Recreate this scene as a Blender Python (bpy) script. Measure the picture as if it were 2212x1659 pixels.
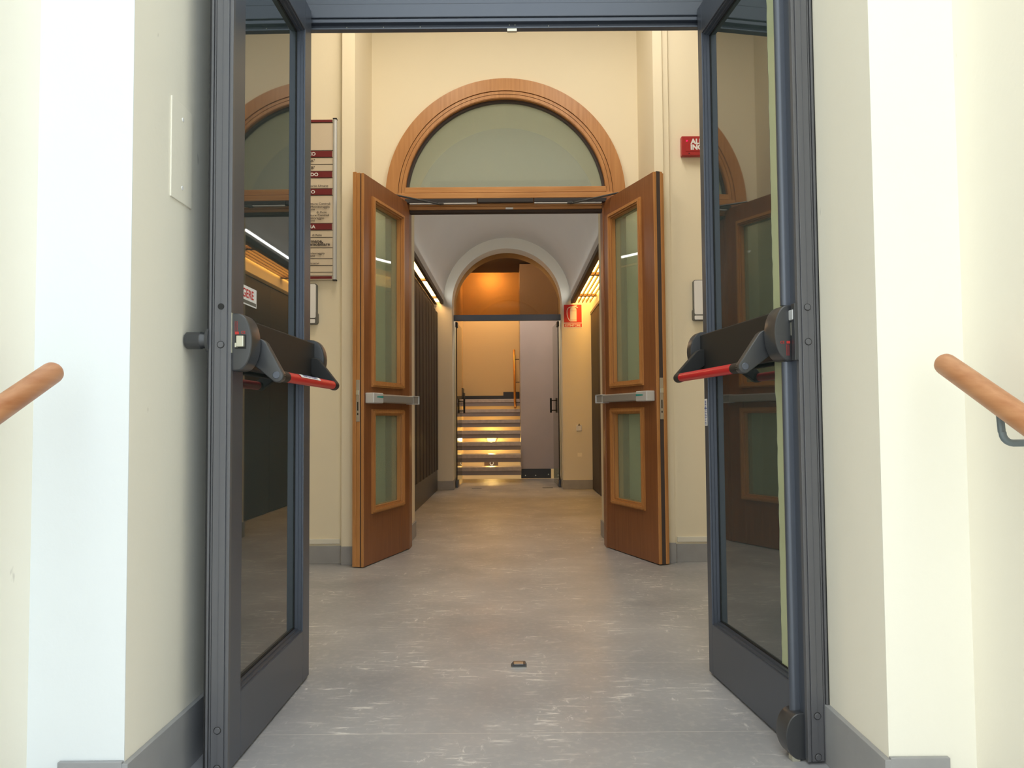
import bpy, bmesh, math, random
from mathutils import Vector, Matrix
from math import radians as R, sin, cos, pi
random.seed(7)
scene = bpy.context.scene
for o in list(bpy.data.objects): bpy.data.objects.remove(o)
COL = scene.collection

# ------------------------------------------------------------------ camera
cd = bpy.data.cameras.new('camera'); cam = bpy.data.objects.new('camera', cd); COL.objects.link(cam)
cd.sensor_width = 36.0; cd.lens = 1700.0 / 2212.0 * 36.0; cd.clip_start = 0.02
p, r = R(2.54), R(0.43)
fw = Vector((0, cos(p), sin(p))); rt = Vector((1, 0, 0)); up = rt.cross(fw)
rt2 = cos(r) * rt - sin(r) * up; up2 = cos(r) * up + sin(r) * rt
M = Matrix.Identity(4)
for i in range(3):
    M[i][0] = rt2[i]; M[i][1] = up2[i]; M[i][2] = -fw[i]
M[0][3], M[1][3], M[2][3] = 0, 0, 0.93
cam.matrix_world = M
scene.camera = cam
scene.view_settings.view_transform = 'Standard'
scene.view_settings.look = 'None'
scene.view_settings.gamma = 1
scene.view_settings.use_curve_mapping = False
scene.view_settings.exposure = 0.16

# ------------------------------------------------------------------ sky
w = bpy.data.worlds.new('sky'); scene.world = w; w.use_nodes = True
nt = w.node_tree; nt.nodes.clear()
wo = nt.nodes.new('ShaderNodeOutputWorld'); bg = nt.nodes.new('ShaderNodeBackground')
tc = nt.nodes.new('ShaderNodeTexCoord'); sp = nt.nodes.new('ShaderNodeSeparateXYZ')
mr = nt.nodes.new('ShaderNodeMapRange'); mr.inputs[1].default_value = -0.8; mr.inputs[2].default_value = 0.8
mx = nt.nodes.new('ShaderNodeMix'); mx.data_type = 'RGBA'
mx.inputs[6].default_value = (1.0, 0.97, 0.84, 1)      # hazy bright part of the sky
mx.inputs[7].default_value = (0.72, 0.87, 1.0, 1)      # blue part of the sky
nt.links.new(tc.outputs['Generated'], sp.inputs[0]); nt.links.new(sp.outputs['X'], mr.inputs[0])
nt.links.new(mr.outputs[0], mx.inputs[0]); nt.links.new(mx.outputs[2], bg.inputs[0])
bg.inputs[1].default_value = 2.15
nt.links.new(bg.outputs[0], wo.inputs[0])

# ------------------------------------------------------------------ lamps of the place, plus added fill for vault and stairs
def area(name, loc, size, power, col, rot=(0, 0, 0), sy=None):
    l = bpy.data.lights.new(name, 'AREA'); l.energy = power; l.color = col; l.size = size
    if sy: l.shape = 'RECTANGLE'; l.size_y = sy
    o = bpy.data.objects.new(name, l); o.location = loc; o.rotation_euler = rot; COL.objects.link(o); return o
area('ceiling_light_left', (-0.6, 4.15, 4.14), 0.5, 20, (1.0, 0.87, 0.68), sy=1.0)
area('ceiling_light_right', (0.6, 4.15, 4.14), 0.5, 18, (1.0, 0.94, 0.84), sy=1.0)
area('vault_fill_left', (-.880, 8.4, 2.53), 0.03, 4.6, (1.0, 0.99, 0.93), rot=(pi, 1.15, 0), sy=3.9)  # added fill that brightens the vault; no such lamp is seen
area('vault_fill_right', (.766, 8.4, 2.53), 0.03, 4.6, (1.0, 0.99, 0.93), rot=(pi, -1.15, 0), sy=3.9)  # added vault fill, opposite side
def point(name, loc, power, col, rad=0.05):
    l = bpy.data.lights.new(name, 'POINT'); l.energy = power; l.color = col; l.shadow_soft_size = rad
    o = bpy.data.objects.new(name, l); o.location = loc; COL.objects.link(o); return o
point('landing_lamp', (-0.36, 13.70, 3.42), 26, (1.0, 0.66, 0.30), 0.06)
point('stair_fill_lamp', (-0.20, 11.35, 3.28), 42, (1.0, 0.88, 0.74), 0.10)  # added fill in front of the stairs, lifts the tread faces; no fixture
point('understair_lamp', (-0.37, 13.80, 0.585), 7, (1.0, 0.66, 0.22), 0.04)

# ------------------------------------------------------------------ materials
def lin(c):
    return tuple(((x / 255) / 12.92 if x / 255 <= 0.04045 else ((x / 255 + 0.055) / 1.055) ** 2.4) for x in c) + (1,)
def mat(name, rgb, rough=0.5, metal=0.0, spec=0.5, ior=None, coat=0.0, bump=None, var=None, marks=False):
    m = bpy.data.materials.new(name); m.use_nodes = True; n = m.node_tree; b = n.nodes['Principled BSDF']
    c = lin(rgb)
    b.inputs['Base Color'].default_value = c; b.inputs['Roughness'].default_value = rough
    b.inputs['Metallic'].default_value = metal; b.inputs['Specular IOR Level'].default_value = spec
    if ior: b.inputs['IOR'].default_value = ior
    if coat: b.inputs['Coat Weight'].default_value = coat
    t = n.nodes.new('ShaderNodeTexCoord')
    if var:   # (scale, amount)
        ns = n.nodes.new('ShaderNodeTexNoise'); ns.inputs['Scale'].default_value = var[0]; ns.inputs['Detail'].default_value = 4
        n.links.new(t.outputs['Object'], ns.inputs['Vector'])
        mm = n.nodes.new('ShaderNodeMapRange'); mm.inputs[1].default_value = .3; mm.inputs[2].default_value = .7
        mm.inputs[3].default_value = 1 - var[1]; mm.inputs[4].default_value = 1 + var[1]
        n.links.new(ns.outputs[0], mm.inputs[0])
        vm = n.nodes.new('ShaderNodeVectorMath'); vm.operation = 'SCALE'; vm.inputs[0].default_value = c[:3]
        n.links.new(mm.outputs[0], vm.inputs['Scale']); n.links.new(vm.outputs[0], b.inputs['Base Color'])
    if marks:   # sparse dirt scratches on the plaster
        mp = n.nodes.new('ShaderNodeMapping'); mp.inputs['Rotation'].default_value = (.5, .3, .2); mp.inputs['Scale'].default_value = (22, 22, 7)
        nn = n.nodes.new('ShaderNodeTexNoise'); nn.inputs['Scale'].default_value = 1.0; nn.inputs['Detail'].default_value = 3
        n.links.new(t.outputs['Object'], mp.inputs[0]); n.links.new(mp.outputs[0], nn.inputs['Vector'])
        th = n.nodes.new('ShaderNodeMapRange'); th.inputs[1].default_value = .735; th.inputs[2].default_value = .77; th.inputs[4].default_value = .55
        n.links.new(nn.outputs[0], th.inputs[0]); mk = n.nodes.new('ShaderNodeMix'); mk.data_type = 'RGBA'
        src = b.inputs['Base Color'].links[0].from_socket; n.links.new(src, mk.inputs[6]); mk.inputs[7].default_value = lin((150, 144, 134))
        n.links.new(th.outputs[0], mk.inputs[0]); n.links.new(mk.outputs[2], b.inputs['Base Color'])
    if bump:
        ns = n.nodes.new('ShaderNodeTexNoise'); ns.inputs['Scale'].default_value = bump[0]; ns.inputs['Detail'].default_value = 3
        n.links.new(t.outputs['Object'], ns.inputs['Vector'])
        bu = n.nodes.new('ShaderNodeBump'); bu.inputs['Strength'].default_value = bump[1]; bu.inputs['Distance'].default_value = 0.004
        n.links.new(ns.outputs[0], bu.inputs['Height']); n.links.new(bu.outputs[0], b.inputs['Normal'])
    return m
def emis(name, rgb, s):
    m = bpy.data.materials.new(name); m.use_nodes = True; n = m.node_tree; n.nodes.clear()
    e = n.nodes.new('ShaderNodeEmission'); e.inputs[0].default_value = lin(rgb); e.inputs[1].default_value = s
    o = n.nodes.new('ShaderNodeOutputMaterial'); n.links.new(e.outputs[0], o.inputs[0]); return m
def glass(name, tint, ior=1.5, rough=0.0, base=None, basemix=0.0):
    m = bpy.data.materials.new(name); m.use_nodes = True; n = m.node_tree; n.nodes.clear()
    t = n.nodes.new('ShaderNodeBsdfTransparent'); t.inputs[0].default_value = lin(tint)
    g = n.nodes.new('ShaderNodeBsdfGlossy'); g.inputs['Roughness'].default_value = rough
    geo = n.nodes.new('ShaderNodeNewGeometry'); dt = n.nodes.new('ShaderNodeVectorMath'); dt.operation = 'DOT_PRODUCT'
    n.links.new(geo.outputs['Incoming'], dt.inputs[0]); n.links.new(geo.outputs['Normal'], dt.inputs[1])
    def mth(op, a, b_=0.0, c=0.0):
        q = n.nodes.new('ShaderNodeMath'); q.operation = op
        for i, v in enumerate((a, b_, c)):
            if isinstance(v, (int, float)): q.inputs[i].default_value = v
            else: n.links.new(v, q.inputs[i])
        return q
    F0 = ((ior - 1) / (ior + 1)) ** 2
    ab = mth('ABSOLUTE', dt.outputs['Value']); om = mth('SUBTRACT', 1.0, ab.outputs[0]); pw = mth('POWER', om.outputs[0], 5.0)
    f = mth('MULTIPLY_ADD', pw.outputs[0], 1 - F0, F0)
    mi = n.nodes.new('ShaderNodeMixShader'); o = n.nodes.new('ShaderNodeOutputMaterial')
    body = t
    if base:
        d = n.nodes.new('ShaderNodeBsdfDiffuse'); d.inputs[0].default_value = lin(base)
        m2 = n.nodes.new('ShaderNodeMixShader'); m2.inputs[0].default_value = basemix
        n.links.new(t.outputs[0], m2.inputs[1]); n.links.new(d.outputs[0], m2.inputs[2]); body = m2
    n.links.new(f.outputs[0], mi.inputs[0]); n.links.new(body.outputs[0], mi.inputs[1]); n.links.new(g.outputs[0], mi.inputs[2])
    n.links.new(mi.outputs[0], o.inputs[0]); return m
def wood(name, a, b_, scale=1.0, rough=0.38, axis='Z'):
    m = bpy.data.materials.new(name); m.use_nodes = True; n = m.node_tree; b = n.nodes['Principled BSDF']
    t = n.nodes.new('ShaderNodeTexCoord'); mp = n.nodes.new('ShaderNodeMapping')
    s = [60, 60, 60]; s['XYZ'.index(axis)] = 3.0
    mp.inputs['Scale'].default_value = [q * scale for q in s]
    ns = n.nodes.new('ShaderNodeTexNoise'); ns.inputs['Scale'].default_value = 1.0; ns.inputs['Detail'].default_value = 5
    n2 = n.nodes.new('ShaderNodeTexNoise'); n2.inputs['Scale'].default_value = 2.2; n2.inputs['Detail'].default_value = 2
    cr = n.nodes.new('ShaderNodeValToRGB'); cr.color_ramp.elements[0].position = .3; cr.color_ramp.elements[1].position = .75
    cr.color_ramp.elements[0].color = lin(a); cr.color_ramp.elements[1].color = lin(b_)
    ad = n.nodes.new('ShaderNodeMath'); ad.operation = 'MULTIPLY_ADD'; ad.inputs[1].default_value = .6; 
    m3 = n.nodes.new('ShaderNodeMath'); m3.operation = 'MULTIPLY'; m3.inputs[1].default_value = .4
    n.links.new(t.outputs['Object'], mp.inputs[0]); n.links.new(mp.outputs[0], ns.inputs['Vector']); n.links.new(t.outputs['Object'], n2.inputs['Vector'])
    n.links.new(n2.outputs[0], m3.inputs[0]); n.links.new(ns.outputs[0], ad.inputs[0]); n.links.new(m3.outputs[0], ad.inputs[2])
    n.links.new(ad.outputs[0], cr.inputs[0]); n.links.new(cr.outputs[0], b.inputs['Base Color'])
    b.inputs['Roughness'].default_value = rough
    return m
MT = {}
MT['cream'] = mat('cream_plaster', (248, 244, 231), .75, bump=(60, .12), var=(2.0, .012), marks=True)
MT['sky_tint'] = mat('sky_tinted_plaster', (236, 242, 246), .75, bump=(60, .12), var=(2.0, .012))  # blue sky tint put into the left pilaster's colour; same plaster as the right
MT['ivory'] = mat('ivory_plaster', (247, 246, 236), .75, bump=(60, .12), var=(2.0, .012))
MT['vest'] = mat('vestibule_plaster', (240, 230, 206), .75, bump=(80, .06), var=(1.5, .015))
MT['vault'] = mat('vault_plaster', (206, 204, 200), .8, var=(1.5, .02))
MT['white_pl'] = mat('white_plaster', (228, 225, 214), .75)
MT['skirt'] = mat('grey_skirting_paint', (158, 159, 162), .5, var=(9, .06), bump=(30, .2))
MT['metal'] = mat('dark_grey_coated_aluminium', (90, 96, 108), .36, metal=.45, spec=.6)
MT['metal_edge'] = mat('grey_coated_aluminium_edge', (104, 105, 110), .4, metal=.3, spec=.5)
MT['rubber'] = mat('black_rubber', (24, 24, 26), .6)
MT['film'] = mat('filmed_glass', (54, 64, 64), .02, spec=.9, ior=2.1)
MT['clear'] = glass('clear_glass', (225, 238, 222), 1.45)
MT['green_glass'] = glass('green_tinted_glass', (240, 246, 240), 1.4, base=(214, 224, 210), basemix=.18)
MT['strip_glass'] = glass('strip_glass_wall_glow', (240, 246, 230), 1.35, base=(206, 214, 176), basemix=.8)  # pale glow of the lit wall behind is mixed into the glass colour
MT['leaf_glass'] = glass('pale_green_door_glass', (240, 246, 238), 1.35, base=(206, 222, 196), basemix=.24)
MT['tint_glass'] = glass('bronze_tinted_glass', (188, 166, 136), 1.35)
MT['door_glass'] = glass('clear_door_glass', (236, 238, 232), 1.25)
MT['blackp'] = mat('satin_black_plastic', (54, 56, 60), .28, spec=.7)
MT['blackg'] = mat('gloss_black_plastic', (40, 41, 42), .45, spec=.25)
MT['red'] = mat('red_plastic_tube', (206, 22, 40), .3, spec=.5)
MT['card'] = mat('cool_white_card', (228, 236, 250), .4)
MT['redprint'] = mat('red_print', (190, 50, 45), .6)
MT['redsign'] = mat('red_sign_face', (196, 34, 38), .45)
MT['alarm'] = mat('red_alarm_box', (170, 40, 44), .4)
MT['white'] = mat('white_print', (236, 236, 238), .5)
MT['blueprint'] = mat('blue_print', (60, 80, 150), .6)
MT['steel'] = mat('brushed_steel', (190, 188, 184), .35, metal=.85)
MT['closer'] = mat('dark_brown_grey_cover', (54, 50, 52), .5, spec=.3)
MT['zinc'] = mat('zinc_latch', (206, 204, 188), .3, metal=.6)
MT['silver'] = mat('satin_silver_aluminium', (176, 176, 174), .38, metal=.45)
MT['silver_l'] = mat('pale_silver_cap', (205, 208, 212), .4, metal=.2)
MT['teal'] = mat('teal_print', (40, 150, 145), .5)
MT['darkgap'] = mat('dark_brush_seal', (70, 60, 58), .8)
MT['wood'] = wood('varnished_oak_shaded', (120, 74, 42), (152, 98, 60))  # same oak, darkened for leaf faces turned away from the light
MT['wood_h'] = wood('varnished_oak_horizontal_lit', (176, 120, 66), (208, 156, 100), axis='X')  # lit tone of the same oak, grain running across
MT['wood_lit'] = wood('varnished_oak_lit', (170, 114, 62), (202, 148, 92))  # same oak, lightened for faces that catch the light
MT['rail'] = wood('handrail_beech', (170, 108, 66), (214, 160, 118), scale=1.0, rough=.45, axis='Y')
MT['burg'] = mat('burgundy_strip', (112, 26, 34), .5)
MT['signbase'] = mat('sign_pale_panel', (214, 200, 180), .5)
MT['print'] = mat('dark_print', (60, 50, 48), .7)
MT['darkwall'] = mat('dark_brown_panelling', (72, 66, 64), .6, spec=.35)
MT['beam'] = mat('dark_grey_cornice', (92, 84, 76), .7, spec=.2)
MT['slat'] = mat('brown_slat', (110, 84, 60), .6)
MT['lilac'] = mat('grey_lilac_laminate', (176, 166, 168), .35, var=(3, .03))
MT['plinth'] = mat('black_plinth', (44, 44, 46), .35)
MT['tread'] = mat('grey_brown_tread_stone', (188, 176, 168), .3, var=(18, .12))
MT['tread_low'] = mat('dark_grey_riser', (150, 142, 144), .5)
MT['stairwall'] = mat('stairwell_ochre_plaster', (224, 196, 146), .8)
MT['brass'] = mat('brass', (190, 130, 60), .3, metal=.8)
MT['unit'] = mat('grey_plastic', (104, 104, 100), .5)
MT['paving'] = mat('grey_stone_paving', (206, 205, 204), .7, var=(4, .06))
MT['bracket'] = mat('blue_grey_bracket_paint', (112, 124, 130), .45, metal=.2)
MT['slot'] = emis('warm_slot_light', (255, 196, 120), 20)
MT['slot_r'] = emis('warm_grille_light', (255, 186, 84), 16)
MT['lamp'] = emis('warm_lamp_glow', (255, 190, 70), 12)
MT['panel_lamp'] = emis('ceiling_lamp_glow', (255, 236, 200), 3)
MT['led'] = emis('red_led', (255, 30, 80), 2)

def floor_mat():
    m = bpy.data.materials.new('worn_grey_floor'); m.use_nodes = True; n = m.node_tree; b = n.nodes['Principled BSDF']; L = n.links.new
    t = n.nodes.new('ShaderNodeTexCoord'); sx = n.nodes.new('ShaderNodeSeparateXYZ'); L(t.outputs['Object'], sx.inputs[0])
    def noise(sc, det=4, mapping=None, rough=.55):
        q = n.nodes.new('ShaderNodeTexNoise'); q.inputs['Scale'].default_value = sc; q.inputs['Detail'].default_value = det; q.inputs['Roughness'].default_value = rough
        if mapping:
            mp = n.nodes.new('ShaderNodeMapping'); mp.inputs['Scale'].default_value = mapping[0]; mp.inputs['Rotation'].default_value = (0, 0, mapping[1])
            L(t.outputs['Object'], mp.inputs[0]); L(mp.outputs[0], q.inputs['Vector'])
        else: L(t.outputs['Object'], q.inputs['Vector'])
        return q.outputs[0]
    def math_(op, a, bv, c=None, clamp=False):
        q = n.nodes.new('ShaderNodeMath'); q.operation = op; q.use_clamp = clamp
        for i, v in enumerate((a, bv, c)):
            if v is None: continue
            if isinstance(v, (int, float)): q.inputs[i].default_value = v
            else: L(v, q.inputs[i])
        return q.outputs[0]
    def mix(f, a, bb):
        q = n.nodes.new('ShaderNodeMix'); q.data_type = 'RGBA'
        for i, v in ((0, f), (6, a), (7, bb)):
            if isinstance(v, tuple): q.inputs[i].default_value = v
            elif isinstance(v, (int, float)): q.inputs[i].default_value = v
            else: L(v, q.inputs[i])
        return q.outputs[2]
    base = mix(math_('MULTIPLY', math_('SUBTRACT', noise(1.6, 5), .3), 2.2, clamp=True), lin((144, 146, 152)), lin((176, 177, 182)))
    base = mix(math_('MULTIPLY', math_('SUBTRACT', noise(38, 3), .5), 1.1, clamp=True), base, lin((200, 197, 194)))
    # footprints and scuffs: patches (large noise) times thin streaks
    patch = math_('MULTIPLY', math_('SUBTRACT', noise(3.2, 2), .46), 7, clamp=True)
    streak = math_('MULTIPLY', math_('SUBTRACT', noise(1, 4, ((9, 42, 1), .35), .65), .56), 9, clamp=True)
    streak2 = math_('MULTIPLY', math_('SUBTRACT', noise(1, 4, ((36, 14, 1), -.5), .65), .60), 9, clamp=True)
    sc = math_('MULTIPLY', patch, math_('MAXIMUM', streak, streak2))
    base = mix(math_('MULTIPLY', sc, .8), base, lin((232, 230, 228)))
    dots = math_('GREATER_THAN', noise(95, 1), .80)
    base = mix(math_('MULTIPLY', dots, .5), base, lin((220, 218, 214)))
    acc = None
    for yy, hw in ((2.376, .0016), (3.04, .0012), (4.09, .0009), (10.13, .006)):
        d = math_('LESS_THAN', math_('ABSOLUTE', math_('SUBTRACT', sx.outputs['Y'], yy), 0), hw)
        acc = d if acc is None else math_('MAXIMUM', acc, d)
    base = mix(math_('MULTIPLY', acc, .75), base, lin((206, 204, 200)))
    L(base, b.inputs['Base Color'])
    L(math_('MULTIPLY_ADD', noise(5, 3), .25, .28), b.inputs['Roughness'])
    bu = n.nodes.new('ShaderNodeBump'); bu.inputs['Strength'].default_value = .12; bu.inputs['Distance'].default_value = .003
    L(noise(60, 2), bu.inputs['Height']); L(bu.outputs[0], b.inputs['Normal'])
    return m
MT['floor'] = floor_mat()

# ------------------------------------------------------------------ mesh helpers
def box(bm, x0, x1, y0, y1, z0, z1, bev=0.0):
    if x0 > x1: x0, x1 = x1, x0
    if y0 > y1: y0, y1 = y1, y0
    vs = [bm.verts.new((x, y, z)) for z in (z0, z1) for x, y in ((x0, y0), (x1, y0), (x1, y1), (x0, y1))]
    fs = [(0, 3, 2, 1), (4, 5, 6, 7), (0, 1, 5, 4), (1, 2, 6, 5), (2, 3, 7, 6), (3, 0, 4, 7)]
    ff = [bm.faces.new([vs[i] for i in f]) for f in fs]
    if bev:
        es = {e for f in ff for e in f.edges}
        bmesh.ops.bevel(bm, geom=list(es), offset=bev, segments=2, profile=.5, affect='EDGES')
def prism(bm, pts, fn, a, b):
    """polygon pts (u,v) extruded from a to b; fn(u,v,w)->xyz"""
    A = [bm.verts.new(fn(u, v, a)) for u, v in pts]; B = [bm.verts.new(fn(u, v, b)) for u, v in pts]
    bm.faces.new(A); bm.faces.new(B[::-1]); n = len(pts)
    for i in range(n): bm.faces.new((A[i], A[(i + 1) % n], B[(i + 1) % n], B[i]))
def band(bm, inner, outer, fn, a, b, closed=False):
    """strip between polylines inner/outer (u,v) extruded a..b"""
    n = len(inner); g = [[bm.verts.new(fn(*q, w)) for q in pl] for w in (a, b) for pl in (inner, outer)]
    ia, oa, ib, ob = g
    rng = range(n if closed else n - 1)
    for i in rng:
        j = (i + 1) % n
        bm.faces.new((ia[i], ia[j], oa[j], oa[i])); bm.faces.new((ib[i], ob[i], ob[j], ib[j]))
        bm.faces.new((ia[i], ib[i], ib[j], ia[j])); bm.faces.new((oa[i], oa[j], ob[j], ob[i]))
    if not closed:
        bm.faces.new((ia[0], oa[0], ob[0], ib[0])); bm.faces.new((ia[-1], ib[-1], ob[-1], oa[-1]))
def tube(bm, path, rad, seg=16, caps=True, radii=None, round_end=False):
    path = [Vector(q) for q in path]; rings = []
    if round_end:
        d0 = (path[1] - path[0]).normalized(); q = []; rr = []
        for k in range(5):
            a = k / 5 * pi / 2
            q.append(path[0] - d0 * rad * (cos(a) - 0) * .9); rr.append(max(rad * sin(a), rad * .05))
        path = q + path; radii = rr + [rad] * (len(path) - len(q))
    up_ = None
    for i, q in enumerate(path):
        d = (path[min(i + 1, len(path) - 1)] - path[max(i - 1, 0)]).normalized()
        if up_ is None: up_ = Vector((0, 0, 1)) if abs(d.z) < .9 else Vector((1, 0, 0))
        s = d.cross(up_).normalized(); u = s.cross(d).normalized(); up_ = u
        rr_ = radii[i] if radii else rad
        rings.append([bm.verts.new(q + rr_ * (cos(2 * pi * k / seg) * s + sin(2 * pi * k / seg) * u)) for k in range(seg)])
    for A, B in zip(rings, rings[1:]):
        for k in range(seg): bm.faces.new((A[k], A[(k + 1) % seg], B[(k + 1) % seg], B[k]))
    if caps: bm.faces.new(rings[0][::-1]); bm.faces.new(rings[-1])
def disc(bm, c, axis, rad, h, seg=20, ring=False):
    c = Vector(c); axis = Vector(axis).normalized()
    tube(bm, [c, c + axis * h * .6, c + axis * h], rad, seg, radii=[rad, rad, rad * .86])
def frame(bm, x0, x1, z0, z1, wd, y0, y1, cham=0.0):
    """rectangular picture-frame in local s/z, extruded in t, inner edge chamfered"""
    O = [(x0, z0), (x1, z0), (x1, z1), (x0, z1)]; I = [(x0 + wd, z0 + wd), (x1 - wd, z0 + wd), (x1 - wd, z1 - wd), (x0 + wd, z1 - wd)]
    band(bm, I, O, lambda u, v, w_: (u, w_, v), y0, y1, closed=True)
def link(name, bm, m, parent=None, smooth=False, sg=1, recalc=True):
    if sg == -1:
        for v in bm.verts: v.co.y = -v.co.y
    if recalc: bmesh.ops.recalc_face_normals(bm, faces=bm.faces)
    me = bpy.data.meshes.new(name); bm.to_mesh(me); bm.free()
    for x in (m if isinstance(m, (list, tuple)) else [m]): me.materials.append(x)
    if smooth:
        for f in me.polygons: f.use_smooth = True
        try: me.set_sharp_from_angle(angle=R(35))
        except Exception: pass
    o = bpy.data.objects.new(name, me); COL.objects.link(o)
    if parent: o.parent = parent
    return o
def B(): return bmesh.new()
def empty(name, loc, rz=0):
    o = bpy.data.objects.new(name, None); COL.objects.link(o); o.location = loc; o.rotation_euler = (0, 0, rz); o.empty_display_size = .1; return o
def tag(o, label, cat, group=None, kind=None):
    o['label'] = label; o['category'] = cat
    if group: o['group'] = group
    if kind: o['kind'] = kind
    return o
def struct(o, label=None, cat=None):
    o['kind'] = 'structure'
    if label: o['label'] = label; o['category'] = cat
    return o
def sbox(name, m, *bx, parent=None, bev=0.0, label=None, cat=None):
    bm = B()
    for q in bx: box(bm, *q, bev=bev)
    o = link(name, bm, m, parent)
    return o if parent else struct(o, label, cat)
def text_mesh(s, size, align='LEFT', bold=0.0, ext=0.0006, xs=1.0):
    c = bpy.data.curves.new('lettering', 'FONT'); c.body = s; c.size = size; c.align_x = align; c.extrude = ext; c.offset = bold; c.space_character = 1.0
    o = bpy.data.objects.new('lettering', c); COL.objects.link(o)
    dg = bpy.context.evaluated_depsgraph_get(); me = bpy.data.meshes.new_from_object(o.evaluated_get(dg))
    bpy.data.objects.remove(o)
    for v in me.vertices: v.co.x *= xs
    return me
def text_into(bm, s, size, fn, align='LEFT', bold=0.0, xs=1.0, ext=.0006):
    """append lettering to bm; fn(x,y,z)->xyz"""
    me = text_mesh(s, size, align, bold, ext, xs)
    vs = [bm.verts.new(fn(*v.co)) for v in me.vertices]
    for pl in me.polygons:
        try: bm.faces.new([vs[i] for i in pl.vertices])
        except Exception: pass
    bpy.data.meshes.remove(me)

def wall_with_arch(bm, x0, x1, y0, y1, ztop, cx, r, zc, seg=48):
    """wall slab y0..y1 with an opening: jambs from floor, semicircle of radius r about (cx,zc)"""
    fn = lambda u, v, w_: (u, w_, v)
    box(bm, x0, cx - r, y0, y1, 0, zc); box(bm, cx + r, x1, y0, y1, 0, zc)
    inn = [(cx - r * cos(pi * k / seg), zc + r * sin(pi * k / seg)) for k in range(seg + 1)]
    out = []
    for k, (u, v) in enumerate(inn):
        t = k / seg
        if t <= .25: out.append((x0, zc + (ztop - zc) * t / .25))
        elif t >= .75: out.append((x1, ztop - (ztop - zc) * (t - .75) / .25))
        else: out.append((x0 + (x1 - x0) * (t - .25) / .5, ztop))
    band(bm, inn, out, fn, y0, y1)

# ================================================================== SETTING
# floor: one continuous floor, porch to stairwell
sbox('floor', MT['floor'], (-3.0, 3.0, 1.55, 12.30, -.12, 0.0))
# outside steps down to the street and the street itself
bm = B()
for k in range(4): box(bm, -1.6, 1.6, 1.55 - .3 * (k + 1), 1.55 - .3 * k, -.9, -.16 * (k + 1) + .0)
struct(link('floor_porch_steps', bm, MT['paving']))
sbox('floor_street', MT['paving'], (-12, 12, -14, .35, -.9, -.66))
# outer porch walls, pilasters, reveals: single L-shaped masses each side
XL, XR = -.886, .848
sbox('wall_left_reveal', MT['cream'], (-1.107, XL, 1.8225, 3.0, 0, 4.2))
sbox('wall_right_reveal', MT['cream'], (XR, 1.047, 1.8225, 3.0, 0, 4.2))
sbox('wall_left_pilaster', MT['sky_tint'], (-1.107, XL, 1.82, 1.8225, 0, 4.2))
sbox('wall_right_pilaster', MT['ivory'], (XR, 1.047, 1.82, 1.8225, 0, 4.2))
sbox('wall_left_porch', MT['cream'], (-1.60, -1.107, -.6, 3.0, -.66, 4.2))
sbox('wall_right_porch', MT['cream'], (1.047, 1.60, -.6, 3.0, -.66, 4.2))
sbox('wall_front_over_door', MT['cream'], (XL, XR, 2.2, 3.0, 3.55, 4.2))
# vestibule
sbox('wall_vestibule_left_side', MT['vest'], (-2.75, -2.6, 3.0, 5.7, 0, 4.2))
sbox('wall_vestibule_right_side', MT['vest'], (2.6, 2.75, 3.0, 5.7, 0, 4.2))
sbox('wall_vestibule_front', MT['vest'], (-2.75, -1.60, 2.8, 3.0, 0, 4.2), (1.60, 2.75, 2.8, 3.0, 0, 4.2))
sbox('ceiling_vestibule', MT['white_pl'], (-2.75, 2.75, 2.8, 5.8, 4.2, 4.3))
sbox('wall_vestibule_back_left', MT['vest'], (-2.75, -1.108, 5.16, 5.735, 0, 4.2))
sbox('wall_vestibule_back_right', MT['vest'], (1.046, 2.75, 5.13, 5.735, 0, 4.2))
sbox('trim_1', MT['vest'], (-1.108, -1.024, 5.11, 5.735, 0, 4.2))
sbox('trim_2', MT['vest'], (.945, 1.005, 5.10, 5.735, 0, 4.2), (1.005, 1.046, 5.115, 5.735, 0, 4.2))
# thick wall with the arched opening
AX, AZ, AR = -.037, 2.56, .75
bm = B(); wall_with_arch(bm, -1.75, 1.75, 5.735, 6.35, 4.2, AX, AR, AZ); struct(link('wall_arch', bm, MT['vest']))
# skirtings
sk = MT['skirt']
sbox('baseboard_left_reveal', sk, (XL, XL + .014, 1.808, 2.98, 0, .160), (-1.031, XL, 1.808, 1.82, 0, .164), bev=.0015)
sbox('baseboard_right_reveal', sk, (XR - .014, XR, 1.808, 2.98, 0, .156), (XR - .001, .981, 1.808, 1.82, 0, .160), bev=.0015)
sbox('baseboard_vestibule_left', sk, (-2.6, -1.108, 5.15, 5.16, 0, .115), (-1.108, -1.024, 5.10, 5.11, 0, .118), (-1.024, -1.014, 5.11, 5.68, 0, .118), bev=.002)
sbox('baseboard_vestibule_right', sk, (1.046, 2.6, 5.12, 5.13, 0, .115), (.945, 1.046, 5.09, 5.10, 0, .128), (.935, .945, 5.10, 5.68, 0, .118), bev=.002)
sbox('trim_3', MT['white_pl'], (-2.6, -1.125, 5.148, 5.16, .128, .160), bev=.002)
sbox('trim_4', MT['white_pl'], (1.06, 2.6, 5.118, 5.13, .128, .162), bev=.002)
sbox('baseboard_arch', sk, (AX - AR, AX - AR + .012, 5.80, 6.35, 0, .12), (AX + AR - .012, AX + AR, 5.80, 6.35, 0, .12), bev=.002)

# ------------------------------------------------ corridor
CX, CZ, CR = -.057, 2.475, .845
sbox('wall_corridor_left', MT['beam'], (-1.30, -1.03, 6.35, 10.42, 0, 2.62))
sbox('wall_corridor_right', MT['cream'], (1.075, 1.35, 6.35, 10.42, 0, 2.62))
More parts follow.
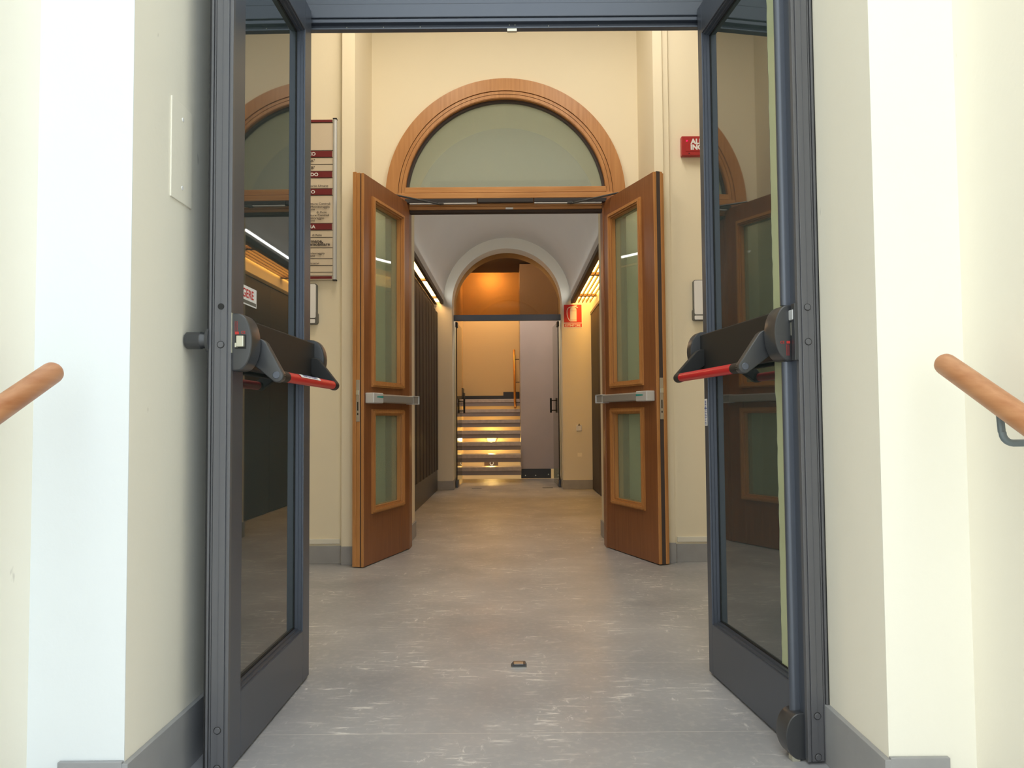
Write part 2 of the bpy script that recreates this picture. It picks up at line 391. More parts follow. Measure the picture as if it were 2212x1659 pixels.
# vault
bm = B(); seg = 40; fn = lambda u, v, w_: (u, w_, v)
inn = [(CX - CR * cos(pi * k / seg), CZ + .03 + CR * sin(pi * k / seg)) for k in range(seg + 1)]
out = [(CX - (CR + .025) * cos(pi * k / seg), CZ + .03 + (CR + .025) * sin(pi * k / seg)) for k in range(seg + 1)]
band(bm, inn, out, fn, 6.35, 10.42)
o = struct(link('ceiling_vault', bm, MT['vault'], smooth=True))
# lintel blocks above the light slots
sbox('ceiling_corridor_edge', MT['cream'], (-1.30, CX - CR - .10, 6.35, 10.42, 2.62, 2.75), (CX + CR + .10, 1.35, 6.35, 10.42, 2.62, 2.75))
# end wall with arch
bm = B(); wall_with_arch(bm, -1.35, 1.40, 10.42, 11.05, 3.7, CX - .003, .730, CZ); struct(link('wall_corridor_end', bm, MT['white_pl']))
sbox('baseboard_corridor_end', sk, (-1.03, CX - .733, 10.408, 10.42, 0, .12), (CX + .727, 1.075, 10.408, 10.42, 0, .12),
     (CX - .733, CX - .721, 10.408, 11.05, 0, .12), (CX + .715, CX + .727, 10.408, 11.05, 0, .12), bev=.002)
sbox('baseboard_corridor_left', MT['plinth'], (-1.03, -.99, 6.36, 10.40, 0, .27))
# ------------------------------------------------ stairwell
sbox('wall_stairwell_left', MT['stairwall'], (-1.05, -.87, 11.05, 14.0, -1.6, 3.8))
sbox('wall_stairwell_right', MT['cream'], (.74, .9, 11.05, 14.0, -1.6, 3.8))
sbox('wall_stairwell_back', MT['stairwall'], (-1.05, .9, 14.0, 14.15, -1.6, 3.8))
sbox('ceiling_stairwell', MT['beam'], (-1.05, .9, 11.05, 13.2, 3.40, 3.6), (-1.05, .9, 13.2, 14.15, 3.8, 3.9))  # dark material puts the unlit ceiling's shade into its colour
sbox('floor_lower_landing', MT['floor'], (-1.05, .9, 12.30, 14.15, -1.7, -1.6))
sbox('baseboard_landing', MT['plinth'], (-.87, .13, 13.985, 14.0, 1.27, 1.345), (-.155, .13, 13.98, 13.985, 1.27, 1.41),
     (-.87, -.85, 13.5, 13.985, 1.27, 1.47), (-.87, -.835, 13.7, 13.98, 1.27, 1.39))

# ================================================================== METAL FRAME (structure)
fr = struct(empty('door_frame_metal', (0, 2.9, 0)), 'dark grey metal door frame around the open outer glass doors', 'door frame')
def at(o, par):      # keep world coordinates under a translated empty
    o.location = (-par.location[0], -par.location[1], -par.location[2]); return o
bm = B(); box(bm, XL + .001, -.775, 2.925, 2.985, 0, 3.55, bev=.003); box(bm, XL + .001, -.80, 2.906, 2.925, 0, 2.5, bev=.002)
at(link('jamb', bm, MT['metal'], fr), fr)
bm = B(); box(bm, .738, XR - .001, 2.925, 2.985, 0, 3.55, bev=.003); box(bm, .765, XR - .001, 2.906, 2.925, 0, 2.5, bev=.002)
at(link('jamb', bm, MT['metal'], fr), fr)
bm = B()
box(bm, -.775, .738, 2.915, 2.985, 2.4525, 2.506, bev=.003)
box(bm, -.775, .738, 2.925, 2.985, 2.4475, 2.4525)
box(bm, -.775, .738, 2.917, 2.95, 2.434, 2.448, bev=.002)
box(bm, -.775, .738, 2.940, 2.948, 2.412, 2.436)
box(bm, -.775, .738, 2.915, 2.945, 2.407, 2.413, bev=.002)
at(link('header', bm, MT['metal'], fr), fr)
bm = B(); box(bm, -.775, .738, 2.935, 2.985, 2.506, 2.56); box(bm, -.775, .738, 2.925, 2.985, 3.45, 3.55)
at(link('transom_rail', bm, MT['metal'], fr), fr)
bm = B(); box(bm, -.775, .738, 2.95, 2.96, 2.56, 3.45); at(link('transom_glass', bm, MT['film'], fr), fr)
bm = B(); 
for sx_ in (-.012, .012):
    for sz_ in (2.431, 2.416): disc(bm, (.011 + sx_ * .9, 2.940, sz_), (0, -1, 0), .0024, .003)
box(bm, -.008, .028, 2.917, 2.930, 2.397, 2.407)
at(link('bolt_keeper', bm, MT['zinc'], fr), fr)
for sx_ in (-.52, -.38, -.24, .25, .44):
    bm = B(); disc(bm, (sx_ - .1, 2.940, 2.426), (0, -1, 0), .002, .003); at(link('screw', bm, MT['zinc'], fr), fr)

# ================================================================== METAL GLASS DOORS
def metal_leaf(name, A, Bq, sg, label, left):
    A = Vector((A[0], A[1], 0)); Bv = Vector((Bq[0], Bq[1], 0)); e = (Bv - A).normalized(); Ln = (Bv - A).length
    root = empty(name, A, math.atan2(e.y, e.x)); struct(root, label, 'door')
    K = dict(sg=sg)
    top, bot = 2.47, .008
    s0, s1 = (.082, Ln - .098) if left else (.040, Ln - .075)
    zb, zt = .186, 2.358
    def part(nm, bm, m, par=None, smooth=False): return link(nm, bm, m, par or root, smooth=smooth, sg=sg)
    bm = B(); box(bm, 0, s0, -.058, 0, bot, top, bev=.0015); part('hinge_stile', bm, MT['metal'])
    bm = B(); box(bm, s1, Ln - .014, -.058, 0, bot, top, bev=.0015); part('lock_stile', bm, MT['metal'])
    bm = B(); box(bm, s0, s1, -.056, 0, bot, zb, bev=.0015); part('bottom_rail', bm, MT['metal'])
    bm = B(); box(bm, s0, s1, -.056, 0, zt, top, bev=.0015); part('top_rail', bm, MT['metal'])
    # free edge profile facing the street
    bm = B(); q = .014
    box(bm, Ln - q, Ln, -.044, -.010, bot, top, bev=.001)                 # main flat
    box(bm, Ln - q, Ln - .004, -.010, -.006, bot, top)                    # groove floor
    box(bm, Ln - q, Ln + .001, -.006, 0.002, bot, top, bev=.0008)         # thin lip
    box(bm, Ln - q, Ln - .003, -.050, -.046, bot, top)
    box(bm, Ln - q, Ln + .001, -.058, -.052, bot, top, bev=.0008)
    box(bm, Ln, Ln + .0012, -.028, -.0265, bot, top)                      # central rib
    part('edge_profile', bm, MT['metal_edge'])
    bm = B(); box(bm, Ln - q, Ln - .005, -.053, -.044, bot, top); box(bm, Ln - q, Ln - .005, -.010, -.0055, bot, top); box(bm, Ln - q, Ln - .002, -.064, -.058, bot, top)
    part('edge_gasket', bm, MT['rubber'])
    # glazing beads, both sides of the pane
    bm = B(); frame(bm, s0, s1, zb, zt, .006, -.026, -.006); frame(bm, s0, s1, zb, zt, .012, -.026, -.016)
    frame(bm, s0, s1, zb, zt, .014, -.054, -.036); part('glazing_bead', bm, MT['metal'])
    bm = B(); frame(bm, s0 + .002, s1 - .002, zb + .002, zt - .002, .014, -.029, -.026); part('gasket', bm, MT['rubber'])
    if left:
        bm = B(); box(bm, s0, s1, -.035, -.029, zb, zt); part('filmed_pane', bm, MT['film'])
    else:
        # film stops short of the lock-side edge, leaving a ragged strip of glass with a painted-in pale glow
        fe = .545
        bm = B(); box(bm, s0, s1, -.035, -.0295, zb, zt); part('glow_toned_pane', bm, MT['strip_glass'])
        bm = B(); n = 90; pts = [(s0, zb), ]
        edge = []
        for k in range(n + 1):
            z = zb + (zt - zb) * k / n; edge.append((fe + random.uniform(-.0022, .0022) + (.004 * (1 if z < 1.0 else -.6)), z))
        pts = [(s0, zb)] + edge + [(s0, zt)]
        prism(bm, pts, lambda u, v, w_: (u, w_, v), -.0294, -.0288); part('window_film', bm, MT['film'])
    # screws on the free edge
    zs = (1.238, 1.135, .118, .011) if left else (1.230, 1.135, .128, .012)
    for i, z in enumerate(zs):
        bm = B(); z = max(z, .02)
        if left and i == 0:
            tube(bm, [(Ln - .001, -.026, z), (Ln + .0016, -.026, z)], .0085, 18); part('screw_hole', bm, MT['rubber'])
        else:
            disc(bm, (Ln + .0002, -.026, z), (1, 0, 0), .0084, .0032); part('screw', bm, MT['metal_edge'])
            bm = B(); disc(bm, (Ln + .0002, -.026, z), (1, 0, 0), .0100, .0016); part('screw_ring', bm, MT['rubber'])
    # hinges at the jamb
    for z in (.25, 1.35, 2.2):
        bm = B(); tube(bm, [(-.006, -.066, z - .05), (-.006, -.066, z + .05)], .009, 14); part('hinge', bm, MT['metal'], smooth=True)
    # ---------- panic device
    zc = 1.143 if left else 1.163; zbar = 1.055 if left else 1.073
    bm = B(); box(bm, .03, Ln - .07, 0, .026, zc - .072, zc + .068, bev=.004)
    dev = part('panic_device', bm, MT['blackg'])
    def dshape(h, bul, flat=.012, n=16):
        q = [(0, -h), (flat, -h)]
        for k in range(1, n): 
            a = -pi / 2 + pi * k / n; q.append((flat + (bul - flat) * max(0, cos(a)) ** .9, h * sin(a)))
        return q + [(flat, h), (0, h)]
    def housing(sa, sb, h, bul, zz):
        bm = B(); Q = dshape(h, bul); 
        prism(bm, Q, lambda u, v, w_: (w_, u, zz + v), sa, sb)
        bmesh.ops.recalc_face_normals(bm, faces=bm.faces)
        fs = [f for f in bm.faces if len(f.verts) > 6]
        es = [e for f in fs for e in f.edges if max(v.co.y for v in e.verts) > .006]
        bmesh.ops.bevel(bm, geom=es, offset=.006, segments=3, affect='EDGES', profile=.6)
        return part('housing', bm, MT['blackp'], dev, smooth=True)
    ea = Ln - .008 if left else Ln - .030
    housing(ea - .075, ea, .078, .055, zc)
    housing(-.008, .040, .072, .062, zc + .008)
    bm = B(); box(bm, .040, .047, .004, .016, zc - .018, zc + .028); part('joint_clip', bm, MT['steel'], dev)
    # arms: tapered plates in the t-z plane
    def arm(sa, sb, c0, r0, c1, r1, m):
        bm = B(); d = Vector((c1[0] - c0[0], c1[1] - c0[1])); a0 = math.atan2(d.y, d.x); q = []
        for k in range(11): a = a0 + pi / 2 + pi * k / 10; q.append((c0[0] + r0 * cos(a), c0[1] + r0 * sin(a)))
        for k in range(11): a = a0 - pi / 2 + pi * k / 10; q.append((c1[0] + r1 * cos(a), c1[1] + r1 * sin(a)))
        prism(bm, q, lambda u, v, w_: (w_, u, v), sa, sb); bmesh.ops.recalc_face_normals(bm, faces=bm.faces)
        fs = [f for f in bm.faces if len(f.verts) > 6]
        bmesh.ops.bevel(bm, geom=list({e for f in fs for e in f.edges}), offset=.005, segments=3, affect='EDGES', profile=.6)
        return part('arm', bm, m, dev, smooth=True)
    tb = .100 if left else .112
    sn = ea - .079
    arm(sn - .030, sn, (.040, zc - .018), .036, (tb - .002, zbar), .0185, MT['blackp'])
    arm(.052, .082, (.034, zc - .018), .030, (tb + .004, zbar), .0175, MT['blackg'])
    bm = B(); disc(bm, (sn - .001, tb - .003, zbar + .002), (1, 0, 0), .0105, .003, 24)
    part('arm_screw', bm, MT['metal'], dev)
    # bar: black collars + red tube
    bm = B(); tube(bm, [(sn - .012, tb, zbar), (sn - .075, tb + .001, zbar)], .0135, 20, radii=[.0165, .0158]); part('collar', bm, MT['blackg'], dev, smooth=True)
    bm = B(); tube(bm, [(.070, tb + .005, zbar), (.100, tb + .004, zbar)], .0135, 20, radii=[.018, .0160]); part('collar', bm, MT['blackg'], dev, smooth=True)
    bm = B(); tube(bm, [(.098, tb + .004, zbar), (sn - .073, tb + .001, zbar)], .0152, 28); part('push_bar', bm, MT['red'], dev, smooth=True)
    # red print and latches on the end face of the housing
    bm = B(); ef = ea + .0008
    # local (x=s toward viewer, y=t, z). text runs along +t on left leaf (viewer sees +t to the right), mirrored on right leaf
    if left:
        text_into(bm, 'CE', .010, lambda x, y, z: (ef + z, .026 + x, zc + .022 + y))
        for k in range(6): text_into(bm, '| | |', .006, lambda x, y, z, k=k: (ef + z, .009 + x, zc + .022 + k * .006 + y))
        box(bm, ef - .0008, ef + .0004, .010, .020, zc + .020, zc + .0275)
    else:
        text_into(bm, 'CE', .010, lambda x, y, z: (ef + z, .040 - x, zc - .030 + y))
        for k in range(6): text_into(bm, '| | |', .006, lambda x, y, z, k=k: (ef + z, .023 - x, zc - .062 + k * .005 + y))
        box(bm, ef - .0008, ef + .0004, .012, .022, zc - .030, zc - .023)
    part('red_marking', bm, MT['redprint'], dev)
    if left:
        bm = B(); box(bm, ea - .004, ea + .012, .016, .036, zc - .014, zc + .016, bev=.002); box(bm, ea - .004, ea + .016, .014, .018, zc - .016, zc - .004, bev=.001)
        part('latch', bm, MT['zinc'], dev)
        bm = B(); box(bm, ea - .002, ea + .001, .010, .040, zc - .019, zc + .019); part('latch_slot', bm, MT['rubber'], dev)
        bm = B(); box(bm, Ln - .012, Ln - .0, .0005, .003, zc - .03, zc + .078); part('latch_plate', bm, MT['zinc'], dev)
    else:
        bm = B(); box(bm, ea - .004, ea + .022, -.004, .014, zc + .034, zc + .062, bev=.002); part('latch', bm, MT['silver_l'], dev)
        bm = B(); box(bm, ea - .004, ea + .014, -.004, .009, zc - .008, zc + .030, bev=.002); part('latch', bm, MT['zinc'], dev)
        bm = B(); box(bm, Ln - .020, Ln - .0, .001, .012, zc - .078, zc + .078, bev=.001); part('latch_plate', bm, MT['blackp'], dev)
    return root, Ln, part, dev, dict(tb=tb, zbar=zbar, zc=zc, ea=ea, sn=sn, s1=s1)

dl, LnL, pL, devL, gL = metal_leaf('door_1', (-.745, 2.90), (-.755, 2.105), 1, 'left leaf of the dark metal outer door, white sticker on glass', True)
dr, LnR, pR, devR, gR = metal_leaf('door_2', (.710, 2.907), (.786, 2.145), -1, 'right leaf of the dark metal outer door with vertical bolt rod', False)
# sticker on the left pane
bm = B(); box(bm, .507, .695, -.0288, -.0282, 1.272, 1.328); st = pL('sticker', bm, MT['white'])
st['label'] = 'white sticker with red lettering'
bm = B(); text_into(bm, 'SPINGERE', .036, lambda x, y, z: (.711 - x, -.0280 + z * .3, 1.294 + y), xs=1.14, bold=.0006)
pL('sticker_lettering', bm, MT['redsign'], st)
bm = B(); box(bm, .512, .694, -.0281, -.0279, 1.276, 1.286); pL('sticker_strip', bm, MT['unit'], st)
# print label wrapped on the left red bar
bm = B(); tb, zb_ = gL['tb'], gL['zbar']; n = 10
for (sa, sb, a0, a1, rr, mi) in [(.30, .53, 20, 105, .0158, 0)]:
    q0 = [(sa, tb + .003 + rr * cos(R(a0 + (a1 - a0) * k / n)), zb_ + rr * sin(R(a0 + (a1 - a0) * k / n))) for k in range(n + 1)]
    v0 = [bm.verts.new(x) for x in q0]; v1 = [bm.verts.new((sb, x[1], x[2])) for x in q0]
    for k in range(n): bm.faces.new((v0[k], v0[k + 1], v1[k + 1], v1[k]))
stk = link('bar_label', bm, MT['white'], devL, recalc=False)
bm = B()
for i in range(22):
    sa = .335 + i * .0075; a0 = random.choice((30, 36)); a1 = random.choice((66, 74, 84)); q = []
    for k in range(4):
        a = R(a0 + (a1 - a0) * k / 3); q.append((tb + .003 + .0161 * cos(a), zb_ + .0161 * sin(a)))
    v0 = [bm.verts.new((sa, *x)) for x in q]; v1 = [bm.verts.new((sa + random.choice((.003, .005)), *x)) for x in q]
    for k in range(3): bm.faces.new((v0[k], v0[k + 1], v1[k + 1], v1[k]))
link('bar_label_print', bm, MT['blueprint'], devL, recalc=False)
# outer knob on the left leaf
bm = B(); s_k = LnL - .022; zk = 1.149
tube(bm, [(s_k, -.058, zk), (s_k, -.066, zk)], .036, 28); kb = pL('knob', bm, MT['blackp'], smooth=True)
bm = B(); tube(bm, [(s_k, -.066, zk), (s_k, -.084, zk), (s_k, -.086, zk), (s_k, -.124, zk), (s_k, -.127, zk)], .022, 28, radii=[.020, .022, .0235, .0235, .021])
pL('knob_grip', bm, MT['blackp'], kb, smooth=True)
# bolt rods and lock box on the right leaf
def rodprof(bm, z0, z1):
    q = [(gR['s1'] + .004, 0), (gR['s1'] + .004, .012)]
    for k in range(1, 8): a = pi - pi * k / 8; q.append((gR['s1'] + .016 + .012 * cos(a), .012 + .012 * sin(a)))
    q += [(gR['s1'] + .028, .012), (gR['s1'] + .028, 0)]
    prism(bm, q, lambda u, v, w_: (u, v, w_), z0, z1)
bm = B(); rodprof(bm, .125, 1.084); pR('bolt_rod', bm, MT['metal'], smooth=True)
bm = B(); rodprof(bm, 1.242, 2.46); pR('bolt_rod', bm, MT['metal'], smooth=True)
bm = B(); n = 16; q = [(0, -.062), (.012, -.062)]
for k in range(1, n): a = -pi / 2 + pi * k / n; q.append((.012 + .040 * cos(a), .062 * sin(a)))
q += [(.012, .062), (0, .062)]
prism(bm, q, lambda u, v, w_: (w_, u, .066 + v), LnR - .088, LnR - .022); bmesh.ops.recalc_face_normals(bm, faces=bm.faces)
fs = [f for f in bm.faces if len(f.verts) > 6]; es = [e for f in fs for e in f.edges if max(v.co.y for v in e.verts) > .006]
bmesh.ops.bevel(bm, geom=es, offset=.005, segments=3, affect='EDGES', profile=.6)
pR('floor_bolt_box', bm, MT['blackp'], smooth=True)
bm = B(); box(bm, LnR - .05, LnR - .025, .012, .034, .0, .014, bev=.001); pR('bolt_tip', bm, MT['zinc'])
# certification label on the hinge stile
bm = B(); box(bm, .002, .030, 0.0003, .0010, .900, .998); lb = pR('rating_label', bm, MT['white']); lb['label'] = 'white label with small blue print'
bm = B()
for k in range(11): box(bm, .006, .006 + random.uniform(.014, .020), .0009, .0013, .905 + k * .006, .9075 + k * .006)
box(bm, .003, .029, .0009, .0013, .962, .965)
for k in range(4): box(bm, .008, .022, .0009, .0013, .970 + k * .006, .973 + k * .006)
pR('label_print', bm, MT['blueprint'], lb)

# ================================================================== WOODEN DOORS
def wood_leaf(name, A, Bq, sg, label, panes, left):
    A = Vector((A[0], A[1], 0)); Bv = Vector((Bq[0], Bq[1], 0)); e = (Bv - A).normalized(); Ln = (Bv - A).length
    root = empty(name, A, math.atan2(e.y, e.x)); struct(root, label, 'door')
    def part(nm, bm, m, par=None, smooth=False): return link(nm, bm, m, par or root, smooth=smooth, sg=sg)
    bot, top = .006, 2.515; sa, sb = panes
    i0, i1 = sa + .035, sb - .035
    zs = [(.327, 1.0), (1.145, 2.395)]
    T = .068
    bm = B(); box(bm, 0, i0, -T, 0, bot, top, bev=.002); box(bm, i1, Ln - .012, -T, 0, bot, top, bev=.002); part('stile', bm, MT['wood'])
    bm = B(); 
    for z0, z1 in ((bot, zs[0][0] + .035), (zs[0][1] - .035, zs[1][0] + .035), (zs[1][1] - .035, top)): box(bm, i0, i1, -T, -.0006, z0, z1)
    part('rail', bm, MT['wood'])
    # rebated free edge
    bm = B()
    if left:
        box(bm, Ln - .012, Ln, -.016, 0, bot, top, bev=.002); box(bm, Ln - .012, Ln - .001, -.050, -.024, bot, top + .004, bev=.002)
        box(bm, Ln - .012, Ln + .004, -.074, -.050, bot, top + .012, bev=.003)
    else:
        box(bm, Ln - .012, Ln, -.020, 0, bot, top, bev=.003); box(bm, Ln - .012, Ln + .002, -.062, -.046, bot, top + .004, bev=.003); box(bm, Ln - .012, Ln - .004, -.074, -.060, bot, top - .004, bev=.002)
    part('edge_strip', bm, MT['wood_lit'])
    bm = B()
    if left: box(bm, Ln - .012, Ln - .006, -.025, -.015, bot, top)
    else: box(bm, Ln - .012, Ln - .001, -.046, -.020, bot, top + .004)
    part('edge_seal', bm, MT['darkgap'])
    for z0, z1 in zs:
        bm = B(); frame(bm, sa, sb, z0, z1, .034, -.004, .020)
        bmesh.ops.recalc_face_normals(bm, faces=bm.faces)
        es = [e for e in bm.edges if all(v.co.y > .019 for v in e.verts) and (abs(e.verts[0].co.x - e.verts[1].co.x) < 1e-6 or abs(e.verts[0].co.z - e.verts[1].co.z) < 1e-6)]
        bmesh.ops.bevel(bm, geom=es, offset=.010, segments=2, affect='EDGES')
        frame(bm, i0 - .004, i1 + .004, z0 + .031, z1 - .031, .010, -.030, -.003)
        frame(bm, i0 - .004, i1 + .004, z0 + .031, z1 - .031, .012, -.066, -.038)
        part('glazing_moulding', bm, MT['wood_lit'])
        bm = B(); box(bm, i0 - .002, i1 + .002, -.037, -.031, z0 + .034, z1 - .034); part('glass_pane', bm, MT['leaf_glass'])
    # push bar
    zc = 1.070
    bm = B(); box(bm, .05, Ln - .17, 0.004, .054, zc - .028, zc + .028, bev=.008); pb = part('push_bar', bm, MT['silver'])
    bm = B(); box(bm, Ln - .17, Ln - .025, 0, .062, zc - .033, zc + .034, bev=.006); hb = part('bar_housing', bm, MT['silver_l'], pb)
    bm = B(); prism(bm, [(Ln - .165, zc + .002), (Ln - .165, zc + .016), (Ln - .075, zc + .012), (Ln - .070, zc + .004)], lambda u, v, w_: (u, w_, v), .0615, .0626); part('teal_mark', bm, MT['teal'], pb)
    bm = B(); box(bm, -.045, .060, 0.0, .060, zc - .032, zc - .026, bev=.002); box(bm, -.045, .060, 0.0, .060, zc + .024, zc + .030, bev=.002); box(bm, -.050, -.040, 0, .060, zc - .032, zc + .030, bev=.003)
    part('bar_end_cap', bm, MT['silver_l'], pb)
    bm = B(); box(bm, -.040, .055, 0.0, .055, zc - .026, zc + .024, bev=.004); part('bar_end_body', bm, MT['silver'], pb)
    # lock plate in the free edge
    yt = -.037 if left else -.033; off = Ln - .001 if left else Ln - .001
    bm = B(); box(bm, off, off + .0035, yt - .012, yt + .012, .920, 1.185, bev=.0015); lp = part('lock_plate', bm, MT['steel'])
    bm = B(); box(bm, off, off + .014, yt - .008, yt + .008, 1.088, 1.118, bev=.002); part('latch_bolt', bm, MT['zinc'], lp)
    bm = B(); box(bm, off, off + .0042, yt - .004, yt + .004, .99, 1.045); box(bm, off, off + .0042, yt - .004, yt + .004, .962, .975); part('bolt_slot', bm, MT['rubber'], lp)
    for z in (.22, 1.25, 2.3):
        bm = B(); tube(bm, [(-.010, -.060, z - .05), (-.010, -.060, z + .05)], .010, 14); part('hinge', bm, MT['steel'], smooth=True)
    return root
wood_leaf('door_3', (-.745, 5.70), (-.943, 4.985), 1, 'left leaf of the oak inner door, standing open with silver push bar', (.112, .626), True)
wood_leaf('door_4', (.677, 5.70), (.921, 5.0), -1, 'right leaf of the oak inner door, standing open with silver push bar', (.090, .574), False)

# ================================================================== FANLIGHT AND OAK FRAME
fl = struct(empty('window_1', (AX, 5.66, AZ)), 'semicircular fanlight with oak frame over the inner doors', 'window')
def arc(r, n=64, a0=0, a1=180, cz=AZ, cx=AX): return [(cx - r * cos(R(a0 + (a1 - a0) * k / n)), cz + r * sin(R(a0 + (a1 - a0) * k / n))) for k in range(n + 1)]
fnA = lambda u, v, w_: (u, w_, v)
bm = B()
band(bm, arc(.790), arc(.880), fnA, 5.652, 5.70)
at(link('outer_ring', bm, MT['wood_lit'], fl, smooth=True), fl)
bm = B(); band(bm, arc(.766), arc(.787), fnA, 5.660, 5.70); band(bm, arc(.742), arc(.764), fnA, 5.664, 5.72); band(bm, arc(.738), arc(.752), fnA, 5.668, 5.73)
at(link('sash_ring', bm, MT['wood_lit'], fl, smooth=True), fl)
bm = B(); band(bm, arc(.720), arc(.739), fnA, 5.70, 5.735); at(link('gasket', bm, MT['darkgap'], fl, smooth=True), fl)
bm = B(); box(bm, AX - .745, AX + .745, 5.664, 5.74, 2.592, 2.634, bev=.003); box(bm, AX - .79, AX + .79, 5.658, 5.74, 2.548, 2.589, bev=.003)
at(link('bottom_rail', bm, MT['wood_h'], fl), fl)
bm = B(); g = arc(.735, cz=AZ, a0=6, a1=174); prism(bm, g, fnA, 5.722, 5.728); at(link('glass_pane', bm, MT['green_glass'], fl), fl)

of = struct(empty('door_frame_oak', (AX, 5.66, 0)), 'oak frame and head rail of the inner doorway', 'door frame')
bm = B(); box(bm, AX - .88, AX - .708, 5.652, 5.70, 0, 2.56, bev=.003); box(bm, AX - .765, AX - .708, 5.70, 5.80, 0, 2.47); at(link('jamb', bm, MT['wood'], of), of)
bm = B(); box(bm, AX + .708, AX + .88, 5.652, 5.70, 0, 2.56, bev=.003); box(bm, AX + .708, AX + .765, 5.70, 5.80, 0, 2.47); at(link('jamb', bm, MT['wood'], of), of)
bm = B(); box(bm, AX - .708, AX + .708, 5.665, 5.78, 2.492, 2.514, bev=.002); box(bm, AX - .708, AX + .708, 5.672, 5.78, 2.470, 2.491, bev=.002); box(bm, AX - .708, AX + .708, 5.70, 5.78, 2.513, 2.549)
at(link('head_rail', bm, MT['wood_h'], of), of)
bm = B(); box(bm, AX - .708, AX + .708, 5.69, 5.75, 2.452, 2.471); at(link('head_seal', bm, MT['darkgap'], of), of)
bm = B(); box(bm, AX + .0, AX + .055, 5.655, 5.672, 2.466, 2.478, bev=.001); at(link('strike_plate', bm, MT['silver_l'], of), of)
# door closers: dark slide cover, silver tracks, arms to the leaves
cl = empty('door_closer', (AX, 5.65, 2.53)); tag(cl, 'dark double door closer rail under the fanlight', 'door closer')
for a_, b_2 in ((-.735, -.208), (-.204, .204), (.208, .735)):
    bm = B(); box(bm, AX + a_, AX + b_2, 5.618, 5.655, 2.506, 2.536, bev=.004); at(link('cover', bm, MT['closer'], cl), cl)
for s_ in (-1, 1):
    bm = B(); box(bm, AX + s_ * .70, AX + s_ * .21, 5.622, 5.652, 2.499, 2.508, bev=.001); at(link('slide_track', bm, MT['silver_l'], cl), cl)
    bm = B(); hx = -.84 if s_ < 0 else .77
    tube(bm, [(AX + s_ * .47, 5.635, 2.497), (hx, 5.50 if s_ < 0 else 5.50, 2.535)], .007, 8); box(bm, AX + s_ * .485, AX + s_ * .450, 5.612, 5.645, 2.494, 2.510)
    at(link('closer_arm', bm, MT['blackp'], cl), cl)

for q in (fl, of, cl): q.location.y += .045
# ================================================================== THINGS ON WALLS
# access plate on the left reveal
ap = empty('access_plate', (XL, 2.086, 1.65)); tag(ap, 'cream painted access plate screwed to the left reveal wall', 'wall plate')
bm = B(); box(bm, XL, XL + .004, 2.020, 2.152, 1.516, 1.782, bev=.0015); at(link('plate', bm, MT['cream'], ap), ap)
for z in (1.742, 1.556):
    bm = B(); disc(bm, (XL + .004, 2.088, z), (1, 0, 0), .0055, .002, 14); at(link('screw', bm, MT['white'], ap), ap)

# directory board
db = empty('directory_board', (-1.42, 5.15, 2.4)); tag(db, 'floor directory board with burgundy strips on the vestibule wall', 'sign')
def PZ(y): return 0.93 + (906.5 - y) * (2.923 - 1.85) / (604 - 256) - 0.014      # pixel row on this wall -> height
def PX(x): return -1.147 + (x - 727) * .00301
def row(v): return 240 + v / 3.4545
yb = 5.128
bm = B(); box(bm, -1.70, PX(719), 5.13, 5.154, PZ(603), PZ(257), bev=.001); at(link('board', bm, MT['signbase'], db), db)
bm = B(); tube(bm, [(PX(723), 5.132, PZ(604)), (PX(723), 5.132, PZ(256))], .0135, 20); at(link('edge_tube', bm, MT['silver_l'], db, smooth=True), db)
for a_, b_2 in ((PZ(605.5), PZ(603)), (PZ(257), PZ(254.5))):
    bm = B(); box(bm, PX(719), PX(727.5), 5.118, 5.146, a_, b_2); at(link('edge_cap', bm, MT['rubber'], db), db)
for v0, v1 in ((60, 78), (295, 340), (448, 493), (578, 623), (838, 883), (1230, 1247)):
    bm = B(); box(bm, -1.70, PX(717), yb - .003, 5.131, PZ(row(v1)), PZ(row(v0))); at(link('header_strip', bm, MT['burg'], db), db)
bm = B()
for v in (81, 290, 343, 393, 445, 496, 575, 626, 834, 886, 939, 1017, 1097, 1148, 1198, 1225): box(bm, -1.70, PX(719), yb, 5.131, PZ(row(v)) - .0016, PZ(row(v)) + .0016)
at(link('divider_lines', bm, MT['darkgap'], db), db)
def T(bm, s, v, vx, size, bold=0): text_into(bm, s, size, lambda x, y, z: (PX(650 + vx / 3.4545) + x, yb - .004 - z, PZ(row(v)) - size * .34 + y), align='RIGHT', bold=bold, xs=1.12)
for s, v, vx in (('TERZO', 317, 107), ('SECONDO', 471, 128), ('PRIMO', 601, 104), ('TERRA', 861, 106)):
    bm = B(); T(bm, s, v, vx, .030, .0008); at(link('header_lettering', bm, MT['white'], db), db)
for s, v, vx, sz, bo in (('"A"', 368, 103, .026, .0003), ('"B"', 420, 103, .026, .0003), ('Risorse Umane', 556, 204, .021, 0), ('Strutture Centrali', 690, 221, .021, 0),
                  ('Monitoraggio', 713, 215, .021, 0), ('zione', 731, 103, .019, 0), ('di Rete', 753, 193, .021, 0), ('Strutture Centrali', 775, 212, .021, 0), ('Monitoraggio', 797, 173, .021, 0),
                  ('zione', 815, 103, .019, 0), ('di Rete', 923, 156, .020, 0), ('Umane,', 968, 165, .030, .0006), ('Immobiliare', 991, 218, .029, .0006), ('Monitoraggio', 1058, 177, .021, 0), ('zione', 1077, 106, .019, 0), ('organizzativi', 1133, 137, .019, 0)):
    bm = B(); T(bm, s, v, vx, sz, bo); at(link('lettering', bm, MT['print'], db), db)

